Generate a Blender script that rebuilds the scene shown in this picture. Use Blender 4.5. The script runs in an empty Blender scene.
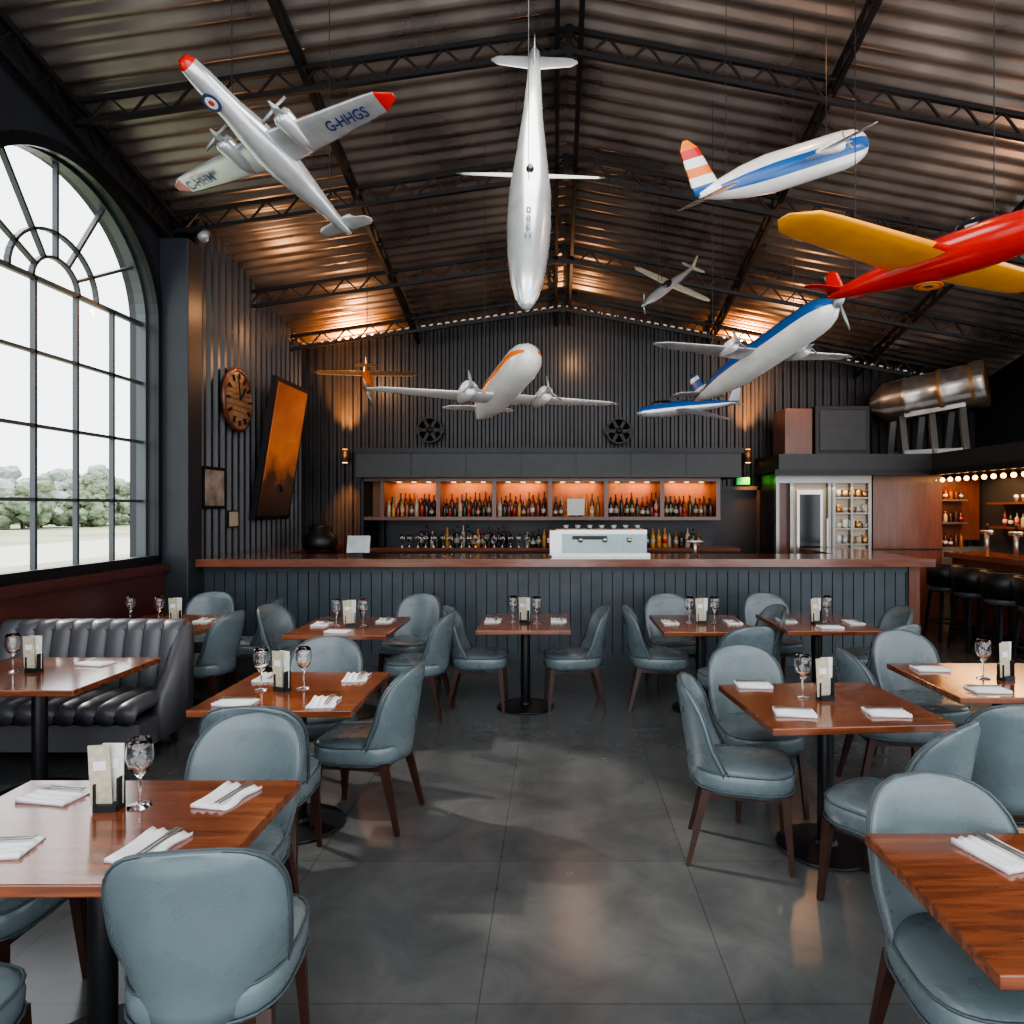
import bpy, bmesh, math, random
from mathutils import Vector, Matrix
random.seed(7)
F=700.0; CX=555.0; CY=507.0; H=1.76
def w(x,y,d): return Vector(((x-CX)*d/F, d, H+(CY-y)*d/F))
col=bpy.context.scene.collection

# ---------------------------------------------------------------- materials
def mat(name, c, rough=0.5, metal=0.0, noise=0.0, nscale=8.0, bump=0.0, bscale=60.0, emit=None, es=0.0, coat=0.0, spec=0.5, trans=0.0, rvar=0.0):
    m=bpy.data.materials.new(name); m.use_nodes=True
    nt=m.node_tree; b=nt.nodes['Principled BSDF']
    b.inputs['Base Color'].default_value=(*c,1); b.inputs['Roughness'].default_value=rough
    b.inputs['Metallic'].default_value=metal; b.inputs['Coat Weight'].default_value=coat
    b.inputs['Specular IOR Level'].default_value=spec
    b.inputs['Transmission Weight'].default_value=trans
    if emit: b.inputs['Emission Color'].default_value=(*emit,1); b.inputs['Emission Strength'].default_value=es
    tc=nt.nodes.new('ShaderNodeTexCoord')
    if noise>0:
        n=nt.nodes.new('ShaderNodeTexNoise'); n.inputs['Scale'].default_value=nscale; n.inputs['Detail'].default_value=6
        nt.links.new(tc.outputs['Object'],n.inputs['Vector'])
        r=nt.nodes.new('ShaderNodeValToRGB')
        r.color_ramp.elements[0].position=0.3; r.color_ramp.elements[1].position=0.7
        r.color_ramp.elements[0].color=(*[max(0,k*(1-noise)) for k in c],1)
        r.color_ramp.elements[1].color=(*[min(1,k*(1+noise)) for k in c],1)
        nt.links.new(n.outputs['Fac'],r.inputs['Fac']); nt.links.new(r.outputs['Color'],b.inputs['Base Color'])
        if rvar>0:
            mr=nt.nodes.new('ShaderNodeMapRange'); mr.inputs['To Min'].default_value=max(0.02,rough-rvar); mr.inputs['To Max'].default_value=rough+rvar
            mr.inputs['From Min'].default_value=0.3; mr.inputs['From Max'].default_value=0.7
            nt.links.new(n.outputs['Fac'],mr.inputs['Value']); nt.links.new(mr.outputs['Result'],b.inputs['Roughness'])
    if bump>0:
        n2=nt.nodes.new('ShaderNodeTexNoise'); n2.inputs['Scale'].default_value=bscale; n2.inputs['Detail'].default_value=4
        nt.links.new(tc.outputs['Object'],n2.inputs['Vector'])
        bp=nt.nodes.new('ShaderNodeBump'); bp.inputs['Strength'].default_value=bump; bp.inputs['Distance'].default_value=0.005
        nt.links.new(n2.outputs['Fac'],bp.inputs['Height']); nt.links.new(bp.outputs['Normal'],b.inputs['Normal'])
    return m

def wood(name,c1,c2,rough=0.25,scale=(1.2,14,14),coat=0.3):
    m=bpy.data.materials.new(name); m.use_nodes=True; nt=m.node_tree; b=nt.nodes['Principled BSDF']
    tc=nt.nodes.new('ShaderNodeTexCoord'); mp=nt.nodes.new('ShaderNodeMapping'); mp.inputs['Scale'].default_value=scale
    n=nt.nodes.new('ShaderNodeTexNoise'); n.inputs['Scale'].default_value=2.2; n.inputs['Detail'].default_value=8; n.inputs['Distortion'].default_value=0.8
    r=nt.nodes.new('ShaderNodeValToRGB'); r.color_ramp.elements[0].position=.32; r.color_ramp.elements[1].position=.68
    r.color_ramp.elements[0].color=(*c1,1); r.color_ramp.elements[1].color=(*c2,1)
    nt.links.new(tc.outputs['Object'],mp.inputs['Vector']); nt.links.new(mp.outputs['Vector'],n.inputs['Vector'])
    nt.links.new(n.outputs['Fac'],r.inputs['Fac']); nt.links.new(r.outputs['Color'],b.inputs['Base Color'])
    b.inputs['Roughness'].default_value=rough; b.inputs['Coat Weight'].default_value=coat; b.inputs['Coat Roughness'].default_value=.12
    return m

M={}
M['leather']=mat('blue_grey_leather',(.105,.138,.153),.28,noise=.12,nscale=5,bump=.15,bscale=180,rvar=.05)
M['piping']=mat('leather_piping',(.05,.066,.076),.45)
M['leg']=mat('dark_brown_wood',(.035,.012,.008),.3,noise=.3,nscale=10)
M['table']=wood('cherry_table_wood',(.085,.024,.011),(.215,.064,.026),.17,coat=.5)
M['barwood']=wood('bar_top_wood',(.10,.030,.016),(.19,.060,.030),.18,scale=(1.2,12,12),coat=.5)
M['redwood']=wood('dark_red_wainscot',(.045,.011,.009),(.075,.019,.015),.3,scale=(2,2,10))
M['warmwood']=wood('warm_wood_panel',(.09,.028,.014),(.14,.047,.024),.35,scale=(8,8,1))
M['black']=mat('black_metal',(.010,.011,.014),.38,metal=.3)
M['steel_dark']=mat('painted_truss_steel',(.010,.010,.012),.45,metal=.2)
M['wall']=mat('charcoal_wall_paint',(.017,.021,.028),.5,noise=.15,nscale=3,bump=.1,bscale=40)
M['corr']=mat('dark_corrugated_steel',(.036,.038,.042),.40,metal=.5,noise=.2,nscale=2,rvar=.08)
M['roof']=mat('aged_roof_steel',(.285,.245,.22),.31,metal=.78,noise=.38,nscale=1.1,rvar=.12)
M['plank']=mat('slate_blue_planks',(.036,.050,.061),.4,noise=.2,nscale=6)
M['canopy']=mat('canopy_black',(.022,.023,.026),.45,noise=.2)
M['white']=mat('aircraft_white',(.74,.74,.72),.22,metal=.1,noise=.08,nscale=6)
M['silver']=mat('aircraft_silver',(.56,.58,.60),.25,metal=.6,noise=.12,nscale=9)
M['grey']=mat('aircraft_grey',(.32,.34,.36),.35,metal=.4,noise=.15,nscale=9)
M['enginemetal']=mat('worn_engine_metal',(.30,.28,.26),.33,metal=.8,noise=.3,nscale=7)
M['red']=mat('aircraft_red',(.50,.012,.010),.22,noise=.1)
M['orange']=mat('aircraft_orange',(.72,.17,.02),.25)
M['yellow']=mat('aircraft_yellow',(.90,.36,.015),.22,noise=.08)
M['blue']=mat('aircraft_blue',(.012,.09,.30),.22)
M['navy']=mat('roundel_navy',(.012,.025,.12),.3)
M['darkglass']=mat('dark_cockpit_glass',(.01,.012,.016),.08)
M['brass']=mat('aged_brass',(.38,.24,.12),.35,metal=.7,noise=.2)
M['chrome']=mat('brushed_steel',(.45,.45,.44),.28,metal=.9,noise=.06)
M['steelframe']=mat('stainless_frame',(.24,.235,.22),.32,metal=.8,noise=.06)
M['linen']=mat('white_linen',(.62,.63,.66),.8,bump=.3,bscale=120)
M['menu']=mat('menu_card',(.55,.56,.52),.5,noise=.12,nscale=30)
M['menutan']=mat('menu_tan',(.38,.34,.26),.5,noise=.2,nscale=40)
M['clockwood']=wood('clock_light_wood',(.20,.11,.055),(.34,.20,.11),.4,scale=(3,3,14),coat=.1)
M['glass']=mat('clear_glass',(1,1,1),.02,trans=1.0)
M['booth']=mat('charcoal_leather',(.070,.072,.082),.40,bump=.1,bscale=150)
M['mull']=mat('window_frame_metal',(.07,.08,.09),.4,metal=.3)
M['copper']=mat('copper',(.45,.22,.10),.3,metal=.8,noise=.3)
M['pave']=mat('grass_field',(.30,.34,.22),.9,noise=.3,nscale=.12)
M['drive']=mat('pale_driveway',(.50,.49,.45),.9,noise=.1)
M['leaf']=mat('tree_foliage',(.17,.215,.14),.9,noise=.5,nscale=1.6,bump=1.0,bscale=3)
M['leaf2']=mat('tree_foliage_hazed',(.36,.41,.37),.9,noise=.2,nscale=1.0,bump=1.0,bscale=3)  # haze painted into the foliage colours, strongest on this far row
M['trunk']=mat('tree_bark',(.12,.09,.06),.9)
M['led']=mat('warm_led',(1,.6,.25),.5,emit=(1,.45,.13),es=7)
M['bulb']=mat('warm_bulb',(1,.6,.25),.5,emit=(1,.50,.16),es=10)
M['niche']=mat('orange_niche_back',(.24,.085,.018),.4,noise=.35,nscale=3)
M['exit']=mat('exit_green',(.01,.3,.06),.5,emit=(.05,1,.3),es=.25)
M['fridgein']=mat('fridge_interior',(.3,.26,.21),.5,emit=(1,.75,.5),es=.10)
M['machine']=mat('pale_enamel',(.26,.35,.37),.25,metal=.2,noise=.06)

g=bpy.data.materials.new('window_glass'); g.use_nodes=True; nt=g.node_tree; nt.nodes.clear()
o=nt.nodes.new('ShaderNodeOutputMaterial'); mx=nt.nodes.new('ShaderNodeMixShader'); t=nt.nodes.new('ShaderNodeBsdfTransparent'); gl=nt.nodes.new('ShaderNodeBsdfGlossy')
gl.inputs['Roughness'].default_value=.02; mx.inputs[0].default_value=.05
nt.links.new(t.outputs[0],mx.inputs[1]); nt.links.new(gl.outputs[0],mx.inputs[2]); nt.links.new(mx.outputs[0],o.inputs[0]); M['winglass']=g

fm=bpy.data.materials.new('concrete_floor_tiles'); fm.use_nodes=True; nt=fm.node_tree; b=nt.nodes['Principled BSDF']
tc=nt.nodes.new('ShaderNodeTexCoord'); mp=nt.nodes.new('ShaderNodeMapping'); mp.inputs['Location'].default_value=(.27,.52,0)
br=nt.nodes.new('ShaderNodeTexBrick'); br.offset=0; br.inputs['Scale'].default_value=1.0
br.inputs['Brick Width'].default_value=.92; br.inputs['Row Height'].default_value=1.0; br.inputs['Mortar Size'].default_value=.003; br.inputs['Mortar Smooth'].default_value=.3
br.inputs['Color1'].default_value=(1,1,1,1); br.inputs['Color2'].default_value=(.88,.88,.9,1); br.inputs['Mortar'].default_value=(.58,.57,.55,1)
n1=nt.nodes.new('ShaderNodeTexNoise'); n1.inputs['Scale'].default_value=2.4; n1.inputs['Detail'].default_value=15; n1.inputs['Roughness'].default_value=.65; n1.inputs['Distortion'].default_value=.6
r1=nt.nodes.new('ShaderNodeValToRGB'); r1.color_ramp.elements[0].position=.25; r1.color_ramp.elements[1].position=.8
r1.color_ramp.elements[0].color=(.048,.053,.056,1); r1.color_ramp.elements[1].color=(.108,.113,.115,1)
mm=nt.nodes.new('ShaderNodeMixRGB'); mm.blend_type='MULTIPLY'; mm.inputs[0].default_value=1
nt.links.new(tc.outputs['Object'],mp.inputs['Vector']); nt.links.new(mp.outputs['Vector'],br.inputs['Vector']); nt.links.new(tc.outputs['Object'],n1.inputs['Vector'])
nt.links.new(n1.outputs['Fac'],r1.inputs['Fac']); nt.links.new(r1.outputs['Color'],mm.inputs[1]); nt.links.new(br.outputs['Color'],mm.inputs[2]); nt.links.new(mm.outputs[0],b.inputs['Base Color'])
mr=nt.nodes.new('ShaderNodeMapRange'); mr.inputs['From Min'].default_value=.3; mr.inputs['From Max'].default_value=.7; mr.inputs['To Min'].default_value=.20; mr.inputs['To Max'].default_value=.28
nt.links.new(n1.outputs['Fac'],mr.inputs['Value']); nt.links.new(mr.outputs['Result'],b.inputs['Roughness'])
n3=nt.nodes.new('ShaderNodeTexNoise'); n3.inputs['Scale'].default_value=9; n3.inputs['Detail'].default_value=3
nt.links.new(tc.outputs['Object'],n3.inputs['Vector'])
bp=nt.nodes.new('ShaderNodeBump'); bp.inputs['Strength'].default_value=.10; bp.inputs['Distance'].default_value=.01
nt.links.new(n3.outputs['Fac'],bp.inputs['Height']); nt.links.new(bp.outputs['Normal'],b.inputs['Normal'])
M['floor']=fm

# ---------------------------------------------------------------- mesh builder
class MB:
    def __init__(s): s.v=[];s.f=[];s.m=[];s.sm=[];s.mats=[]
    def mi(s,k):
        if k not in s.mats: s.mats.append(k)
        return s.mats.index(k)
    def add(s,vs,fs,k,smooth=False):
        o=len(s.v); s.v+= [Vector(p) for p in vs]
        for i,f in enumerate(fs):
            s.f.append([o+j for j in f]); kk=k[i] if isinstance(k,list) else k
            s.m.append(s.mi(kk)); s.sm.append(smooth)
    def box(s,c,sz,k,R=None):
        c=Vector(c); hx,hy,hz=[q/2 for q in sz]
        vs=[Vector((x,y,z)) for x in(-hx,hx) for y in(-hy,hy) for z in(-hz,hz)]
        if R is not None: vs=[R@p for p in vs]
        s.add([p+c for p in vs],[(0,1,3,2),(4,6,7,5),(0,4,5,1),(2,3,7,6),(0,2,6,4),(1,5,7,3)],k)
    def b2(s,a,b,k):
        a=Vector(a);b=Vector(b); s.box((a+b)/2,[abs(q) for q in (b-a)],k)
    def beam(s,p0,p1,wd,ht,k,w1=None,h1=None):
        p0=Vector(p0);p1=Vector(p1); d=(p1-p0).normalized()
        up=Vector((0,0,1)) if abs(d.z)<.95 else Vector((0,1,0))
        x=d.cross(up).normalized(); z=x.cross(d)
        w1=w1 or wd; h1=h1 or ht
        vs=[]
        for p,a,b_ in((p0,wd,ht),(p1,w1,h1)):
            for i,j in((-1,-1),(1,-1),(1,1),(-1,1)): vs.append(p+x*i*a/2+z*j*b_/2)
        s.add(vs,[(0,1,2,3),(7,6,5,4),(0,4,5,1),(1,5,6,2),(2,6,7,3),(3,7,4,0)],k)
    def rings(s,R,k,smooth=True,cap=True,closed=True,kf=None):
        n=len(R[0]); vs=[p for r in R for p in r]; fs=[];ks=[]
        for i in range(len(R)-1):
            for j in range(n if closed else n-1):
                a=i*n+j;b_=i*n+(j+1)%n
                fs.append((a,b_,b_+n,a+n)); ks.append(kf(i,j) if kf else k)
        if cap and closed:
            fs.append(tuple(range(n))); ks.append(kf(0,0) if kf else k)
            fs.append(tuple(range(len(vs)-n,len(vs)))); ks.append(kf(len(R)-2,0) if kf else k)
        s.add(vs,fs,ks,smooth)
    def cone(s,p0,p1,r0,r1,k,n=12,smooth=True,cap=True):
        p0=Vector(p0);p1=Vector(p1);d=(p1-p0).normalized()
        up=Vector((0,0,1)) if abs(d.z)<.9 else Vector((0,1,0))
        x=d.cross(up).normalized();z=x.cross(d)
        s.rings([[p+(x*math.cos(2*math.pi*j/n)+z*math.sin(2*math.pi*j/n))*r for j in range(n)] for p,r in((p0,r0),(p1,r1))],k,smooth,cap)
    def lathe(s,prof,org,k,n=16,axis=None,smooth=True,kf=None,cap=True):
        org=Vector(org); ax=Vector(axis).normalized() if axis is not None else Vector((0,0,1))
        up=Vector((0,1,0)) if abs(ax.z)>.9 else Vector((0,0,1))
        x=ax.cross(up).normalized();z=x.cross(ax)
        s.rings([[org+ax*h+(x*math.cos(2*math.pi*j/n)+z*math.sin(2*math.pi*j/n))*r for j in range(n)] for r,h in prof],k,smooth,cap,kf=kf)
    def sphere(s,c,r,k,n=10,sc=(1,1,1),jit=0):
        R=[]
        for i in range(1,n):
            a=math.pi*i/n
            R.append([Vector(c)+Vector((math.sin(a)*math.cos(2*math.pi*j/n)*r*sc[0],math.sin(a)*math.sin(2*math.pi*j/n)*r*sc[1],math.cos(a)*r*sc[2]))*1.0+Vector([random.uniform(-jit,jit) for _ in range(3)])*r for j in range(n)])
        s.rings(R,k,jit==0)
    def text(s,string,c,xd,yd,size,k):
        cu=bpy.data.curves.new('t','FONT'); cu.body=string; cu.size=size; cu.align_x='CENTER'; cu.align_y='CENTER'; cu.offset=size*.02
        ob=bpy.data.objects.new('t',cu); col.objects.link(ob)
        dg=bpy.context.evaluated_depsgraph_get(); me=bpy.data.meshes.new_from_object(ob.evaluated_get(dg))
        vs=[Vector(c)+xd*v.co.x+yd*v.co.y for v in me.vertices]; fs=[tuple(p.vertices) for p in me.polygons]
        s.add(vs,fs,k); bpy.data.objects.remove(ob); bpy.data.meshes.remove(me)
    def mesh(s,name):
        me=bpy.data.meshes.new(name); me.from_pydata([tuple(p) for p in s.v],[],s.f)
        for k in s.mats: me.materials.append(M[k])
        for p,mi,sm in zip(me.polygons,s.m,s.sm): p.material_index=mi; p.use_smooth=sm
        bm=bmesh.new(); bm.from_mesh(me); bmesh.ops.recalc_face_normals(bm,faces=bm.faces); bm.to_mesh(me); bm.free()
        return me
    def obj(s,name,loc=(0,0,0),rz=0,bevel=0):
        ob=bpy.data.objects.new(name,s.mesh(name)); ob.location=loc; ob.rotation_euler=(0,0,rz); col.objects.link(ob)
        if bevel:
            md=ob.modifiers.new('bevel','BEVEL'); md.width=bevel; md.segments=2; md.limit_method='ANGLE'; md.angle_limit=math.radians(40)
        return ob
def inst(name,me,loc,rz=0,sc=1):
    ob=bpy.data.objects.new(name,me); ob.location=loc; ob.rotation_euler=(0,0,rz); ob.scale=(sc,sc,sc); col.objects.link(ob); return ob

# ---------------------------------------------------------------- roof / room
XR=.12
def roofz(X,Y):
    z=H+5.52-.22*Y
    return z-(.146*(XR-X) if X<XR else .19*(X-XR))
YB=11.0; XL=-4.22; XRW=6.6; YF=-1.5

m=MB(); m.b2((XL-.3,YF,-.1),(XRW+.3,YB+.3,0),'floor'); m.obj('floor')
m=MB()
pitch=.17; N=int((YB-YF+.3)/pitch*6)
for X0,X1 in((XL-.35,XR),(XR,XRW+.35)):
    R=[]
    for i in range(N+1):
        Y=YF+(YB+.3-YF)*i/N; a=.026*math.sin(2*math.pi*(Y-YF)/pitch)
        R.append([Vector((X0+(X1-X0)*q/3,Y,roofz(X0+(X1-X0)*q/3,Y)+.035+a)) for q in range(4)])
    m.rings(R,'roof',True,False,False)
m.obj('ceiling')

def truss(m,pf,gap=.19,step=.34,th=.042,web=.018):
    for a,b_ in zip(pf[:-1],pf[1:]):
        a=Vector(a);b_=Vector(b_); dz=Vector((0,0,-gap))
        m.beam(a,b_,th,th,'steel_dark'); m.beam(a+dz,b_+dz,th,th,'steel_dark')
        n=max(2,int((b_-a).length/step)); 
        for i in range(n):
            p=a.lerp(b_,i/n);q=a.lerp(b_,(i+1)/n); mid=(p+q)/2
            m.beam(p,mid+dz,web,web,'steel_dark'); m.beam(mid+dz,q,web,web,'steel_dark')
for Y in (2.6,4.4,6.03,7.56,9.18,10.45):
    m=MB(); truss(m,[(XL+.02,Y,roofz(XL,Y)-.08),(XR,Y,roofz(XR,Y)-.08),(XRW-.02,Y,roofz(XRW,Y)-.08)])
    m.beam((XR,Y,roofz(XR,Y)-.05),(XR,Y,roofz(XR,Y)-.32),.06,.06,'steel_dark')
    m.obj('roof_truss')
m=MB()
for X,g2 in((-2.15,.13),(2.4,.13),(4.7,.13),(XR-.10,.17),(XR+.10,.17)):
    truss(m,[(X,YF,roofz(X,YF)-.06),(X,YB,roofz(X,YB)-.06)],gap=g2,step=.4,th=.04)
m.obj('roof_purlins')
m=MB()
for X in(XL+.1,XRW-.12):
    truss(m,[(X,YF,roofz(X,YF)-.1),(X,YB-.05,roofz(X,YB)-.1)],gap=.26,step=.4,th=.055,web=.025)
m.obj('eave_truss')

WIN=[(6.14,1.30),(1.7,1.30)]; SILL=1.2; SPR=3.69; RISE=1.12  # second window is out of view, added to let in more light
def wall_left():
    m=MB(); T=.3
    def quad(a,b_,c,d):
        for X in(XL,XL-T): m.add([(X,*a),(X,*b_),(X,*c),(X,*d)],[(0,1,2,3)],'wall')
    top=lambda Y: roofz(XL,Y)
    prev=YF
    for yc,hw in sorted(WIN):
        quad((prev,0),(yc-hw,0),(yc-hw,top(yc-hw)),(prev,top(prev)))
        quad((yc-hw,0),(yc+hw,0),(yc+hw,SILL),(yc-hw,SILL))
        pts=[(yc-hw*math.cos(math.pi*i/32),SPR+RISE*math.sin(math.pi*i/32)) for i in range(33)]
        for a,b_ in zip(pts[:-1],pts[1:]):
            quad(a,b_,(b_[0],top(b_[0])),(a[0],top(a[0])))
            m.add([(XL,*a),(XL,*b_),(XL-T,*b_),(XL-T,*a)],[(0,1,2,3)],'wall',True)
        for a,b_ in(((yc-hw,SILL),(yc+hw,SILL)),((yc-hw,SILL),(yc-hw,SPR)),((yc+hw,SILL),(yc+hw,SPR))):
            m.add([(XL,*a),(XL,*b_),(XL-T,*b_),(XL-T,*a)],[(0,1,2,3)],'wall')
        prev=yc+hw
    quad((prev,0),(YB,0),(YB,top(YB)),(prev,top(prev)))
    m.obj('wall_left')
wall_left()
for k,(yc,hw) in enumerate(WIN):
    m=MB(); X=XL-.16
    def bar(a,b_,t=.028,kk='mull'): m.beam((X,*a),(X,*b_),.045,t,kk)
    pts=[(yc-hw*math.cos(math.pi*i/32),SPR+RISE*math.sin(math.pi*i/32)) for i in range(33)]
    path=[(yc-hw,SILL)]+pts+[(yc+hw,SILL),(yc-hw,SILL)]
    for a,b_ in zip(path[:-1],path[1:]):
        m.beam((X,*a),(X,*b_),.1,.07,'mull'); 
        m.beam((XL+.01,*a),(XL+.01,*b_),.05,.10,'black')
    for i in range(1,5):
        y=yc-hw+2*hw*i/5; bar((y,SILL),(y,SPR))
    for i in range(1,5):
        z=SILL+(SPR-SILL)*i/4; bar((yc-hw,z),(yc+hw,z),.042 if i==4 else .028)
    def arc(r,n=20):
        ps=[(yc-r*hw*math.cos(math.pi*i/n),SPR+r*RISE*math.sin(math.pi*i/n)) for i in range(n+1)]
        for a,b_ in zip(ps[:-1],ps[1:]): bar(a,b_,.026)
    arc(.42); arc(.22)
    for i in range(1,6):
        a=math.pi*i/6; bar((yc-.22*hw*math.cos(a),SPR+.22*RISE*math.sin(a)),(yc-hw*math.cos(a),SPR+RISE*math.sin(a)),.026)
    gx=X-.03
    allp=[(gx,*p) for p in ([(yc-hw,SILL)]+pts+[(yc+hw,SILL)])]
    m.add(allp,[tuple(range(len(allp)))],'winglass')
    m.obj('window_%d'%(k+1))
m=MB(); m.b2((XL,YF,.0),(XL+.06,7.45,1.08),'redwood'); m.b2((XL-.0,YF,1.08),(XL+.12,7.45,1.16),'redwood')
m.obj('baseboard_left')
m=MB(); m.b2((-4.22,7.46,0),(-3.91,7.76,roofz(-4.1,7.6)-.36),'wall'); m.obj('steel_column',bevel=.01)

def corrug(m,p0,p1,zt,k,pitch=.12,dep=.03,nrm=(0,-1,0),z0=0.0):
    p0=Vector(p0);p1=Vector(p1);L=(p1-p0).length;d=(p1-p0)/L; nrm=Vector(nrm); n=int(L/pitch); bot=[];topv=[]
    seq=[(0,0),(.35,0),(.5,1),(.85,1)]
    for i in range(n):
        for a,h in seq:
            p=p0+d*(i+a)*(L/n)+nrm*dep*h
            bot.append(Vector((p.x,p.y,z0))); topv.append(Vector((p.x,p.y,zt(p.x,p.y))))
    bot.append(Vector((p1.x,p1.y,z0))); topv.append(Vector((p1.x,p1.y,zt(p1.x,p1.y))))
    m.rings([bot,topv],k,False,False,False)
m=MB(); corrug(m,(XL-.2,YB,0),(XRW+.2,YB,0),lambda x,y:roofz(x,y)+.03,'corr',pitch=.125,dep=.035)
m.b2((XL-.2,YB+.01,0),(XRW+.2,YB+.12,2),'wall'); m.obj('wall_back')
m=MB(); corrug(m,(-3.98,7.76,0),(-3.98,YB-.04,0),lambda x,y:roofz(x,y)+.02,'corr',pitch=.16,dep=.04,nrm=(1,0,0)); m.obj('wall_left_panelling')
m=MB(); 
m.b2((XRW,7.0,0),(XRW+.25,YB+.1,roofz(XRW,YB)-.02),'wall'); 
m.add([(XRW,7.0,roofz(XRW,YB)-.02),(XRW,YB,roofz(XRW,YB)-.02),(XRW,YB,roofz(XRW,YB)),(XRW,7.0,roofz(XRW,7.0))],[(0,1,2,3)],'wall')
m.b2((XRW,YF,0),(XRW+.25,7.0,.9),'wall'); m.b2((XRW,YF,3.9),(XRW+.25,7.0,roofz(XRW,7)),'wall')
for y in(YF+.1,1.4,4.2): m.b2((XRW,y-.1,.9),(XRW+.2,y+.1,3.9),'wall')  # openings between posts are unseen, added so daylight floods in
m.obj('wall_right')

# outside
m=MB(); m.b2((-160,-60,-.3),(XL-.35,220,-.12),'pave'); m.b2((-26,-60,-.12),(-17,220,-.11),'drive'); m.obj('ground')
m=MB()
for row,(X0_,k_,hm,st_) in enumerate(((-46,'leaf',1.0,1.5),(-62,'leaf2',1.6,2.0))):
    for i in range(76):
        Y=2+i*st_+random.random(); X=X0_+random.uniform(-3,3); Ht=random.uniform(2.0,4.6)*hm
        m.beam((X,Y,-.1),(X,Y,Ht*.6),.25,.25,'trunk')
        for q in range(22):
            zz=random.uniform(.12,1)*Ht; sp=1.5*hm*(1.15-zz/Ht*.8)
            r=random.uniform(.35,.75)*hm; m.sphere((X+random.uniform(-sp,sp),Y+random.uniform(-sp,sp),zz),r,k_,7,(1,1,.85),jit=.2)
m.obj('tree_line')

# ---------------------------------------------------------------- bar
BX0,BX1=-3.90,4.02; BY=7.78
m=MB()
n=int((BX1-BX0)/.115)
for i in range(n):
    x0=BX0+(BX1-BX0)*i/n; x1=BX0+(BX1-BX0)*(i+1)/n-.010
    m.b2((x0,BY,.1),(x1,BY+.03,1.10),'plank')
m.b2((BX0,BY+.025,.0),(BX1,BY+.12,1.12),'black')
m.b2((BX0,BY-.012,0),(BX1,BY+.02,.13),'plank')
m.b2((BX0,BY-.012,1.04),(BX1,BY+.02,1.12),'plank')
m.b2((BX1-.10,BY-.03,0),(BX1+.02,BY+.75,1.12),'warmwood')
m.b2((BX0,BY+.65,0),(BX1,BY+.7,1.1),'black')
m.b2((BX0,BY-.17,1.12),(BX1+.09,BY+.75,1.19),'barwood')
m.b2((BX0,BY-.19,1.11),(BX1+.11,BY-.15,1.195),'barwood')
m.b2((BX1-.62,BY+.75,1.12),(BX1+.09,YB-1.25,1.19),'barwood'); m.b2((BX1-.5,BY+.75,0),(BX1,YB-1.25,1.12),'plank')
m.b2((BX0,BY+.75,1.12),(BX0+.6,YB-.1,1.19),'barwood'); m.b2((BX0,BY+.75,0),(BX0+.5,YB-.1,1.12),'plank')
m.obj('bar_counter')

X0,X1=-2.80,2.62
m=MB()
m.b2((X0,9.85,H+.42),(X1,YB-.04,H+.80),'canopy'); m.b2((X0-.03,9.82,H+.76),(X1+.03,YB-.04,H+.83),'black')
for i in range(1,7):
    x=X0+(X1-X0)*i/7; m.b2((x-.006,9.843,H+.43),(x+.006,9.86,H+.76),'black')
SX0,SX1=-2.50,2.36; nb=6; sw=(SX1-SX0)/nb
m.b2((SX0-.25,10.55,H-.16),(SX1,10.6,H+.42),'niche')
for i in range(nb+1):
    x=SX0+sw*i; m.b2((x-.03,10.12,H-.16),(x+.03,10.6,H+.42),'warmwood')
for z in (H-.16,H+.40): m.b2((SX0-.28,10.1,z-.03),(SX1+.03,10.6,z+.02),'warmwood')
m.b2((X0,10.1,H-.6),(X0+.04,YB-.05,H+.42),'black')
m.b2((SX0,10.5,.6),(SX1,10.6,H-.18),'black')
for i in range(nb):
    x=SX0+sw*(i+.5)
    for q in(-.22,0,.22): m.cone((x+q,10.40,H+.365),(x+q,10.40,H+.382),.035,.035,'led',10)
m.b2((X0,9.95,0),(X1,10.6,1.13),'black'); m.b2((X0,9.9,1.13),(X1,10.6,1.18),'barwood')
m.obj('back_bar_shelving')
bcols=[]
for i,c in enumerate([(.08,.02,.006),(.22,.07,.012),(.012,.03,.015),(.35,.30,.22),(.14,.012,.012),(.012,.012,.018),(.40,.18,.03),(.03,.012,.01)]):
    k='bottle%d'%i; M[k]=mat('bottle_glass_%d'%i,c,.1); bcols.append(k)
def bottle(m,x,y,z,h,r,k):
    m.lathe([(r*.9,0),(r,.01),(r,h*.58),(r*.85,h*.66),(r*.35,h*.76),(r*.3,h*.95),(r*.36,h*.96),(r*.36,h)],(x,y,z),k,8)
    if random.random()<.5: m.lathe([(r*1.02,h*.2),(r*1.02,h*.42)],(x,y,z),random.choice(['menu','menutan','menutan','linen','red']),8)
m=MB()
for i in range(nb):
    if i==3: m.b2((SX0+sw*i+.25,10.2,H-.12),(SX0+sw*i+.5,10.24,H+.12),'menu')
    x=SX0+sw*i+.075
    while x<SX0+sw*(i+1)-.065:
        if not(i==3 and .2<x-SX0-sw*i<.55): bottle(m,x,10.2+random.uniform(0,.07),H-.139,random.uniform(.19,.31),random.uniform(.026,.036),random.choice(bcols))
        bottle(m,x+.01,10.36+random.uniform(0,.05),H-.139,random.uniform(.26,.37),random.uniform(.026,.036),random.choice(bcols))
        x+=random.uniform(.06,.085)
for x in [SX0+.55+q*.075 for q in range(18)]+[SX0+2.1+q*.08 for q in range(8)]+[SX0+3.5+q*.085 for q in range(14)]:
    bottle(m,x,10.2+random.uniform(-.05,.1),1.18,random.uniform(.2,.32),.035,random.choice(bcols))
m.obj('liquor_bottles')
m=MB()
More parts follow.
